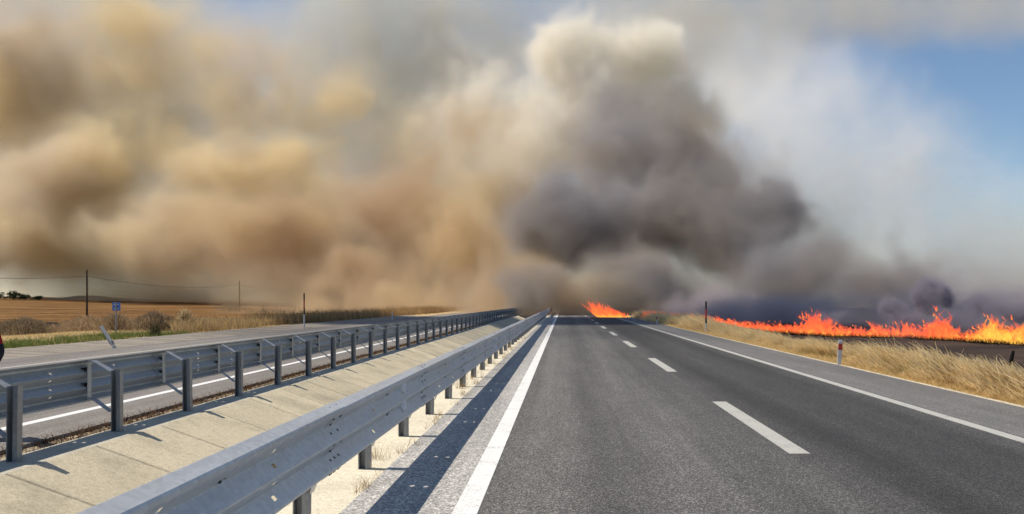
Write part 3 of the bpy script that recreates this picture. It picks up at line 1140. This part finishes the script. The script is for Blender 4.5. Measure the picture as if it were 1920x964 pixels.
def hand(cx_, cy_, cz_, dirv, sidev, parent):
    d = Vector(dirv).normalized()
    s = Vector(sidev).normalized()
    nrm = d.cross(s)
    c = Vector((cx_, cy_, cz_))
    P_, E_, Rr = [c - d * .02, c + d * .05, c + d * .085], [(0, 1), (1, 2)], [(.024, .018), (.034, .016), (.036, .014)]
    for i, (off, L_) in enumerate(((.028, .065), (.010, .075), (-.010, .070), (-.028, .055))):
        k = len(P_)
        b0 = c + d * .09 + s * off
        P_ += [b0, b0 + d * L_ * .5 + nrm * .008, b0 + d * L_ * .85 + nrm * .03]
        E_ += [(2, k), (k, k + 1), (k + 1, k + 2)]
        Rr += [.010, .009, .0075]
    k = len(P_)
    P_ += [c + d * .03 + s * .035, c + d * .07 + s * .058]
    E_ += [(1, k), (k, k + 1)]
    Rr += [.013, .010]
    return skin_obj('hand', [tuple(p) for p in P_], E_, Rr, M['skin'], parent, 1)


hand(.15, .11, .915, (-.5, .6, -.5), (.3, .6, .6), pe)
hand(-.24, .09, .86, (0, .15, -1), (0, 1, .1), pe)


# ------------------------------------------------------------------ fire
def flame_mat():
    m = Mat('flame')
    nt = m.t
    nt.nodes.remove(m.b)
    up = m.attr('tint')                                    # r = height within the flame, g = random, b = heat
    s3 = m.n('ShaderNodeSeparateColor')
    m.set(s3.inputs[0], up)
    nz = m.noise(2.6, 4, .65, (1, 1, .55))
    h_ = m.math('ADD', m.math('MULTIPLY', s3.outputs[0], .62), m.math('MULTIPLY', m.math('SUBTRACT', nz, .5), 1.1))
    h_ = m.math('ADD', m.math('SUBTRACT', h_, m.math('MULTIPLY', s3.outputs[2], .40)), .06)
    col = m.ramp(h_, (.0, (1.0, .50, .07)), (.10, (1.0, .30, .05)), (.28, (1.0, .155, .045)), (.58, (.95, .085, .042)), (1.0, (.62, .055, .04)))
    em = m.n('ShaderNodeEmission')
    m.set(em.inputs[0], col)
    m.set(em.inputs[1], m.ramp(m.noise(4.0, 3, .6, (1, 1, .6), off=(9, 2, 4)), (.30, .75), (.62, 1.0)))
    em.inputs[1].default_value = 1.0
    st_ = em.inputs[1].links[0].from_socket
    m.set(em.inputs[1], m.math('MULTIPLY', st_, 1.55))
    tr = m.n('ShaderNodeBsdfTransparent')
    lw = m.n('ShaderNodeLayerWeight')
    lw.inputs[0].default_value = .5
    edge_ = m.ramp(lw.outputs['Facing'], (.05, 1.0), (.72, 0.0))
    tip = m.rng(m.math('ADD', s3.outputs[0], m.math('MULTIPLY', m.math('SUBTRACT', nz, .5), 1.2)), .25, 1.05, 1.0, .0)
    nz2 = m.noise(5.5, 3, .6, (1, 1, .5), off=(3, 1, 7))
    al = m.math('MULTIPLY', m.math('MULTIPLY', m.math('MULTIPLY', edge_, tip), m.ramp(nz2, (.34, .15), (.52, 1.0))), .9)
    mx = m.n('ShaderNodeMixShader')
    m.set(mx.inputs[0], al)
    nt.links.new(tr.outputs[0], mx.inputs[1])
    nt.links.new(em.outputs[0], mx.inputs[2])
    nt.links.new(mx.outputs[0], nt.nodes['Material Output'].inputs[0])
    return m.m


M['flame'] = flame_mat()


def tongue(x, y, z, h, w, lean, heat, seg=11, n=8, lp=1.2):
    """One flame tongue: a twisting, tapering closed sheet of gas."""
    ph, ph2 = rnd.uniform(0, 6.28), rnd.uniform(0, 6.28)
    amp = rnd.uniform(.10, .42) * h
    fq = rnd.uniform(3.0, 7.5)
    V, T, Fq = [], [], []
    for i in range(seg + 1):
        t = i / seg
        cx_ = x + lean * h * t ** lp + amp * math.sin(ph + fq * t) * t
        cy_ = y + .5 * amp * math.sin(ph2 + fq * .8 * t) * t
        rr = w * (math.sin(math.pi * min(1, (t + .10) / 1.06)) ** .7 * (1 - t) ** .55 + .012) * (1 + .34 * math.sin(ph2 + 10 * t))
        tw = ph + 2.2 * t
        for j in range(n):
            a = 2 * math.pi * j / n
            k = 1 + .30 * math.sin(3 * a + ph + 7 * t) + .15 * math.sin(5 * a - 11 * t)
            ca, sa = math.cos(a) * rr * k, math.sin(a) * rr * .55 * k
            V.append((cx_ + ca * math.cos(tw) - sa * math.sin(tw), cy_ + ca * math.sin(tw) * .6 + sa * math.cos(tw), z + h * t))
            T.append((t, rnd.random(), heat))
    for i in range(seg):
        for j in range(n):
            q = i * n
            Fq.append((q + j, q + (j + 1) % n, q + n + (j + 1) % n, q + n + j))
    return np.array(V), np.array(Fq), np.array(T)


def flames(root, groups):
    for g in groups:
        v_, f_, t_ = join(g)
        kind(link('flame', np_mesh('flame', v_, f_, M['flame'], True, t_), root), 'stuff')


# height profile of the fire line, photo columns -> flame height in metres
prof_px = np.array([1380, 1430, 1480, 1510, 1530, 1548, 1570, 1600, 1630, 1642, 1665, 1682, 1696, 1720, 1742, 1762, 1776, 1792, 1810, 1826, 1842, 1858, 1872, 1886, 1904, 1920, 2000, 2100])
prof_h = np.array([.55, .58, .6, .8, 1.55, 1.2, .85, .65, .7, 1.0, .65, .75, 1.05, .75, 1.0, 1.45, 1.8, .8, .55, .8, 1.0, 1.75, 1.5, 1.25, 1.5, 1.2, 1.3, .9])


def px_of(x, y):
    return CX + F * x / y


fire = thing('grass_fire', 'long line of orange flames burning across the field on the right', 'fire', (0, 0, 0))
groups = []
NG = 46
for k in range(NG):
    s0, s1 = fire_len * .60 * k / NG, fire_len * .60 * (k + 1) / NG
    g = []
    for q in range(26):
        s = rnd.uniform(s0, s1)
        x, y = fire_at(s)
        x, y = float(x) + rnd.gauss(0, .12), float(y) + rnd.gauss(0, .30)
        hmax = float(np.interp(px_of(x, y), prof_px, prof_h)) * y / 41.0
        z = float(ground_z(np.array([x]), np.array([y]))[0]) + .03
        heat = max(0, 1 - abs(px_of(x, y) - 1880) / 110) * .8 + .02
        big = q < 9
        h = hmax * (rnd.uniform(.6, 1.05) if big else rnd.uniform(.18, .55))
        g.append(tongue(x, y, z, h, (.30 if big else .24) * rnd.uniform(.5, 1.3) * (.5 + .5 * hmax), rnd.uniform(-.45, .05), heat))
        if big and rnd.random() < .45:                      # a torn-off lick above
            g.append(tongue(x - .3 * h + rnd.gauss(0, .1), y, z + h * rnd.uniform(.7, .95), h * rnd.uniform(.15, .3), .07 * rnd.uniform(.6, 1.2), -.5, 0, 6, 6))
    groups.append(g)
flames(fire, groups)

fire2 = thing('grass_fire', 'leaning orange flames at the road edge where the road enters the smoke', 'fire', (0, 0, 0))
groups = []
for k in range(14):
    g = []
    for q in range(16):
        u = rnd.random()
        x, y = 4.0 + 3.1 * u + rnd.gauss(0, .1), 89.5 - 1.5 * u + rnd.gauss(0, .25)
        hm_ = (.75 + 1.95 * (1 - u) ** 1.0)
        h = hm_ * (rnd.uniform(.55, 1.0) if q < 8 else rnd.uniform(.2, .5))
        g.append(tongue(x, y, .0, h, .20 * rnd.uniform(.6, 1.2), rnd.uniform(-1.15, -.35), .10, 12, 8, rnd.uniform(.55, 1.3)))
    groups.append(g)
flames(fire2, groups)
fire3 = thing('grass_fire', 'low red flames glimpsed behind the pale grass along the shoulder', 'fire', (0, 0, 0))
groups = []
for k in range(10):
    g = []
    for q in range(10):
        s = fire_len * (.60 + .34 * (k + rnd.random()) / 10)
        x, y = fire_at(s)
        x = float(x) + rnd.gauss(0, .2)
        y = float(y)
        z = float(ground_z(np.array([x]), np.array([y]))[0])
        g.append(tongue(x, y, z, rnd.uniform(.45, 1.15), .16, rnd.uniform(-.7, -.2), 0))
    groups.append(g)
flames(fire3, groups)

# ------------------------------------------------------------------ smoke
SMOKE = True


def smoke(name, lo, hi, vox, blobs, dens, col, seed, w1=(30, 14), w2=(9, 5), n3=(22, .35, .65, .15, 1.3), g=.2, core=.35, detail=4, crisp=0.0, edge=(.45, .75), col2=None, patch=40.0):
    """A bank of smoke: overlapping billows (centre, radii, weight), torn by turbulence, as a density grid."""
    gt = bpy.data.node_groups.new(name, 'GeometryNodeTree')
    gt.interface.new_socket('Geometry', in_out='INPUT', socket_type='NodeSocketGeometry')
    gt.interface.new_socket('Geometry', in_out='OUTPUT', socket_type='NodeSocketGeometry')
    N, L = gt.nodes, gt.links.new
    out = N.new('NodeGroupOutput')
    vc = N.new('GeometryNodeVolumeCube')
    vc.inputs['Min'].default_value = lo
    vc.inputs['Max'].default_value = hi
    for a, l_, h_ in zip('XYZ', lo, hi):
        vc.inputs['Resolution ' + a].default_value = max(4, int((h_ - l_) / vox))

    def mth(op, a, b):
        n_ = N.new('ShaderNodeMath')
        n_.operation = op
        for i, q in enumerate((a, b)):
            if isinstance(q, (int, float)):
                n_.inputs[i].default_value = q
            else:
                L(q, n_.inputs[i])
        return n_.outputs[0]

    def vm(op, a, b=None):
        n_ = N.new('ShaderNodeVectorMath')
        n_.operation = op
        for i, q in enumerate((a, b)):
            if q is None:
                continue
            if isinstance(q, (tuple, Vector)):
                n_.inputs[i].default_value = q
            elif isinstance(q, (int, float)):
                n_.inputs['Scale'].default_value = q
            else:
                L(q, n_.inputs[i])
        return n_.outputs['Value' if op == 'LENGTH' else 'Vector']

    def noise(vec, size, det, rough=.55, sd=0):
        n_ = N.new('ShaderNodeTexNoise')
        n_.noise_dimensions = '3D'
        n_.inputs['Scale'].default_value = 1 / size
        n_.inputs['Detail'].default_value = det
        n_.inputs['Roughness'].default_value = rough
        L(vm('ADD', vec, (seed * 37.1 + sd, seed * 11.3, sd * 7.7)), n_.inputs['Vector'])
        return n_

    def warp(p, size, amp, det, sd):
        d = vm('SUBTRACT', noise(p, size, det, sd=sd).outputs['Color'], (.5, .5, .5))
        return vm('ADD', p, vm('SCALE', d, amp * 2.0))

    P = N.new('GeometryNodeInputPosition').outputs[0]
    q = warp(P, w1[0], w1[1], 1, 3)
    q = warp(q, w2[0], w2[1], 2, 9)
    q = warp(q, w2[0] * .40, w2[1] * .55, 1, 21)
    tot = None
    for c, r_, wt in blobs:
        d = vm('LENGTH', vm('DIVIDE', vm('SUBTRACT', q, tuple(c)), tuple(r_)))
        mr = N.new('ShaderNodeMapRange')
        mr.interpolation_type = 'SMOOTHSTEP'
        L(d, mr.inputs[0])
        mr.inputs[1].default_value = core
        mr.inputs[2].default_value = 1
        mr.inputs[3].default_value = wt
        mr.inputs[4].default_value = 0
        tot = mr.outputs[0] if tot is None else mth('MAXIMUM', tot, mr.outputs[0])
    nz = noise(q, n3[0], detail, .62, sd=17).outputs[0]
    mr = N.new('ShaderNodeMapRange')                       # the thin body, torn by turbulence
    L(nz, mr.inputs[0])
    for i in range(4):
        mr.inputs[i + 1].default_value = n3[i + 1]
    soft = mth('MULTIPLY', tot, mr.outputs[0])
    mr = N.new('ShaderNodeMapRange')                       # the dense billows with a crisp skin
    L(mth('ADD', tot, mth('MULTIPLY', mth('SUBTRACT', nz, .5), n3[5] if len(n3) > 5 else 2.2)), mr.inputs[0])
    mr.inputs[1].default_value = edge[0]
    mr.inputs[2].default_value = edge[1]
    hard = mr.outputs[0]
    L(mth('ADD', soft, mth('MULTIPLY', hard, crisp)), vc.inputs['Density'])
    smn = N.new('GeometryNodeSetMaterial')
    L(vc.outputs[0], smn.inputs[0])
    mt = bpy.data.materials.new(name)
    mt.use_nodes = True
    t_ = mt.node_tree
    t_.nodes.clear()
    o_ = t_.nodes.new('ShaderNodeOutputMaterial')
    p_ = t_.nodes.new('ShaderNodeVolumePrincipled')
    t_.links.new(p_.outputs[0], o_.inputs['Volume'])
    p_.inputs['Color'].default_value = (*col, 1)
    p_.inputs['Density'].default_value = dens
    if col2:                                               # patches of sootier or dustier smoke
        ge = t_.nodes.new('ShaderNodeNewGeometry')
        nz_ = t_.nodes.new('ShaderNodeTexNoise')
        nz_.inputs['Scale'].default_value = 1.0 / patch
        nz_.inputs['Detail'].default_value = 2.0
        t_.links.new(ge.outputs['Position'], nz_.inputs['Vector'])
        mr_ = t_.nodes.new('ShaderNodeMapRange')
        t_.links.new(nz_.outputs[0], mr_.inputs[0])
        mr_.inputs[1].default_value, mr_.inputs[2].default_value = .42, .60
        mx_ = t_.nodes.new('ShaderNodeMix')
        mx_.data_type = 'RGBA'
        t_.links.new(mr_.outputs[0], mx_.inputs[0])
        mx_.inputs[6].default_value = (*col, 1)
        mx_.inputs[7].default_value = (*col2, 1)
        t_.links.new(mx_.outputs[2], p_.inputs['Color'])
    p_.inputs['Anisotropy'].default_value = g
    smn.inputs['Material'].default_value = mt
    L(smn.outputs[0], out.inputs[0])
    vol = bpy.data.volumes.new(name)
    vol.materials.append(mt)
    ob = bpy.data.objects.new(name, vol)
    C.objects.link(ob)
    md = ob.modifiers.new('billows', 'NODES')
    md.node_group = gt
    return kind(ob, 'stuff')


def blob(x, y, Y, rx, ry, rz, w):
    """A billow seen at photo point (x, y), Y metres away; rx and rz as seen in the photo, ry in metres deep."""
    return (at(x, y, Y), (rx / F * Y, ry, rz / F * Y), w)


if SMOKE:
    # far tan bank over the left half, sunlit
    smoke('smoke', (-330, 240, -4), (60, 440, 215), 1.75, [
        blob(60, 420, 390, 440, 45, 150, .9), blob(150, 320, 320, 150, 34, 120, 1.1), blob(100, 425, 330, 220, 34, 120, 1.0), blob(360, 440, 300, 270, 34, 130, 1.0),
        blob(360, 560, 345, 480, 34, 60, .34), blob(700, 460, 320, 320, 40, 200, .9), blob(950, 430, 300, 170, 40, 190, .95),
        blob(20, 150, 360, 250, 40, 260, .60), blob(480, 180, 350, 280, 36, 200, .42), blob(250, 80, 375, 320, 36, 180, .45), blob(480, 340, 320, 260, 34, 150, .8), blob(260, 260, 350, 200, 34, 120, .55), blob(620, 200, 340, 180, 34, 140, .40), blob(800, 300, 330, 220, 36, 160, .40)],
        .09, (.945, .815, .555), 1, (40, 12), (14, 8), (20, .36, .66, .15, 1.3, 1.5), core=.1, detail=5, crisp=1.6, edge=(.28, 1.1), col2=(.79, .685, .545), patch=48)
    # brown smoke rolling across the road, shade of its thickness put into the colour
    smoke('smoke', (-150, 40, -1), (15, 255, 100), 1.0, [
        ((-45, 84, 62), (52, 18, 32), 2.0), ((-75, 90, 70), (50, 20, 34), 1.6), ((-48, 60, 66), (60, 24, 32), .15),  # unseen billows above the view, added to shade the far road
        blob(540, 430, 225, 210, 26, 150, .9), blob(640, 520, 215, 280, 26, 100, .8), blob(760, 390, 190, 190, 24, 160, .9),
        blob(880, 460, 160, 170, 18, 150, .9), blob(980, 545, 120, 170, 12, 70, 1.2), blob(1090, 568, 108, 150, 8, 45, 1.3),
        blob(900, 270, 200, 150, 24, 120, .45), blob(800, 566, 150, 220, 16, 40, .8),
        blob(1010, 590, 112, 170, 10, 130, 1.2), blob(400, 440, 250, 170, 26, 120, .6), blob(680, 600, 170, 300, 20, 110, .8)],
        .11, (.80, .64, .415), 2, (28, 10), (9, 6), (13, .36, .65, .12, 1.3, 1.6), core=.1, detail=5, crisp=2.0, edge=(.34, 1.15), col2=(.69, .54, .375), patch=30)
    # sooty plume to the right of the road
    smoke('smoke', (-25, 84, -1), (105, 200, 66), .8, [
        blob(1060, 430, 130, 160, 16, 140, 1.0), blob(1230, 290, 160, 150, 20, 140, .75), blob(1310, 350, 155, 160, 20, 130, .8), blob(1150, 330, 150, 130, 18, 130, .8),
        blob(1410, 400, 140, 150, 16, 130, 1.0), blob(1240, 520, 112, 230, 12, 90, 1.0), blob(1490, 540, 104, 240, 11, 90, .9),
        blob(1220, 430, 130, 200, 14, 140, 1.0), blob(1310, 450, 126, 150, 14, 110, 1.0), blob(1400, 500, 118, 200, 12, 100, .9), blob(1650, 570, 100, 240, 11, 50, .8),
        blob(1060, 560, 106, 110, 8, 50, .9), blob(1180, 590, 110, 170, 11, 150, 1.1), blob(1340, 600, 112, 190, 12, 150, 1.1), blob(1520, 600, 108, 200, 12, 100, .8),
        blob(1130, 210, 170, 150, 20, 110, .4), blob(985, 540, 102, 130, 9, 85, 1.0)],
        .20, (.465, .445, .455), 3, (22, 8), (7, 5.5), (9, .36, .65, .15, 1.3, 1.8), core=.1, detail=5, crisp=2.2, edge=(.36, 1.15), col2=(.54, .475, .41), patch=22)
    # pale smoke: the sunlit head
    smoke('smoke', (-80, 190, 0), (130, 340, 140), 1.2, [
        blob(1080, 110, 260, 130, 26, 105, 1.2), blob(1200, 110, 265, 125, 26, 90, 1.2), blob(1030, 260, 245, 200, 30, 150, .9), blob(1250, 210, 265, 180, 28, 120, .8),
        blob(1130, 190, 255, 170, 28, 110, .9), blob(900, 220, 280, 190, 30, 180, .45)],
        .06, (.992, .95, .855), 4, (30, 8), (10, 7), (13, .36, .66, .10, 1.4, 1.8), core=.15, detail=5, crisp=3.2, edge=(.36, 1.0))
    # thin white veil to the right of the plume
    smoke('smoke', (10, 215, 0), (290, 340, 150), 2.0, [
        blob(1480, 320, 280, 280, 44, 300, .9), blob(1640, 330, 270, 270, 40, 200, .9), blob(1700, 490, 250, 360, 36, 140, 1.0), blob(1930, 480, 250, 240, 36, 130, .8), blob(1450, 190, 290, 260, 40, 150, .7), blob(1800, 400, 260, 220, 36, 120, .6), blob(1900, 560, 245, 260, 30, 90, .8)],
        .05, (.985, .99, .985), 8, (30, 12), (12, 9), (14, .34, .68, .15, 1.5), core=.1, detail=5)
    # grey veil high up and behind
    smoke('smoke', (-370, 400, 0), (400, 560, 300), 3.5, [
        blob(200, 200, 470, 420, 60, 380, 1.9), blob(760, 150, 480, 440, 60, 340, 1.5), blob(1250, 60, 490, 420, 60, 200, .9), blob(1600, -10, 470, 420, 50, 140, .8),
        blob(1880, 0, 470, 260, 50, 110, .6), blob(1900, 500, 470, 260, 50, 150, .5), blob(600, 420, 480, 600, 50, 260, 1.4), blob(240, 530, 450, 460, 40, 90, 1.5), blob(1600, 560, 470, 500, 50, 130, .5)],
        .030, (.77, .755, .69), 5, (70, 22), (22, 14), (30, .34, .68, .35, 1.5), core=.2, detail=5)
    # low smoke behind the flames
    smoke('smoke', (4, 52, -1), (150, 120, 14), .6, [
        blob(1500, 590, 75, 190, 8, 60, .9), blob(1700, 600, 70, 220, 7, 60, .9), blob(1900, 600, 68, 220, 7, 65, .9), blob(1330, 585, 92, 160, 8, 40, .9),
        blob(1780, 560, 95, 340, 14, 80, .4), blob(1420, 600, 84, 220, 9, 60, .9), blob(2050, 590, 68, 220, 8, 60, .9)],
        .22, (.62, .555, .565), 6, (9, 3), (3, 2), (4, .36, .64, .15, 1.4, 2.0), core=.2, detail=5, crisp=2.0, edge=(.5, 1.0))
    # dark puffs rolling up from the flames
    smoke('smoke', (10, 40, -1), (50, 70, 11), .2, [
        blob(1750, 554, 55, 60, 2.0, 42, 1.1), blob(1672, 580, 55, 44, 1.5, 26, .9), blob(1850, 576, 54, 74, 1.6, 34, .6),
        blob(1915, 585, 53, 70, 1.6, 34, .6), blob(1740, 604, 53, 170, 1.8, 30, .5), blob(1560, 600, 56, 70, 1.6, 36, .4), blob(1790, 590, 51, 110, 1.8, 34, .4),
        blob(1760, 612, 46.5, 260, 2.2, 40, .10)],
        .9, (.46, .425, .48), 7, (3.0, .9), (1.0, .7), (.9, .34, .64, .1, 1.4, 1.6), core=.2, detail=5, crisp=5.0, edge=(.42, .8))
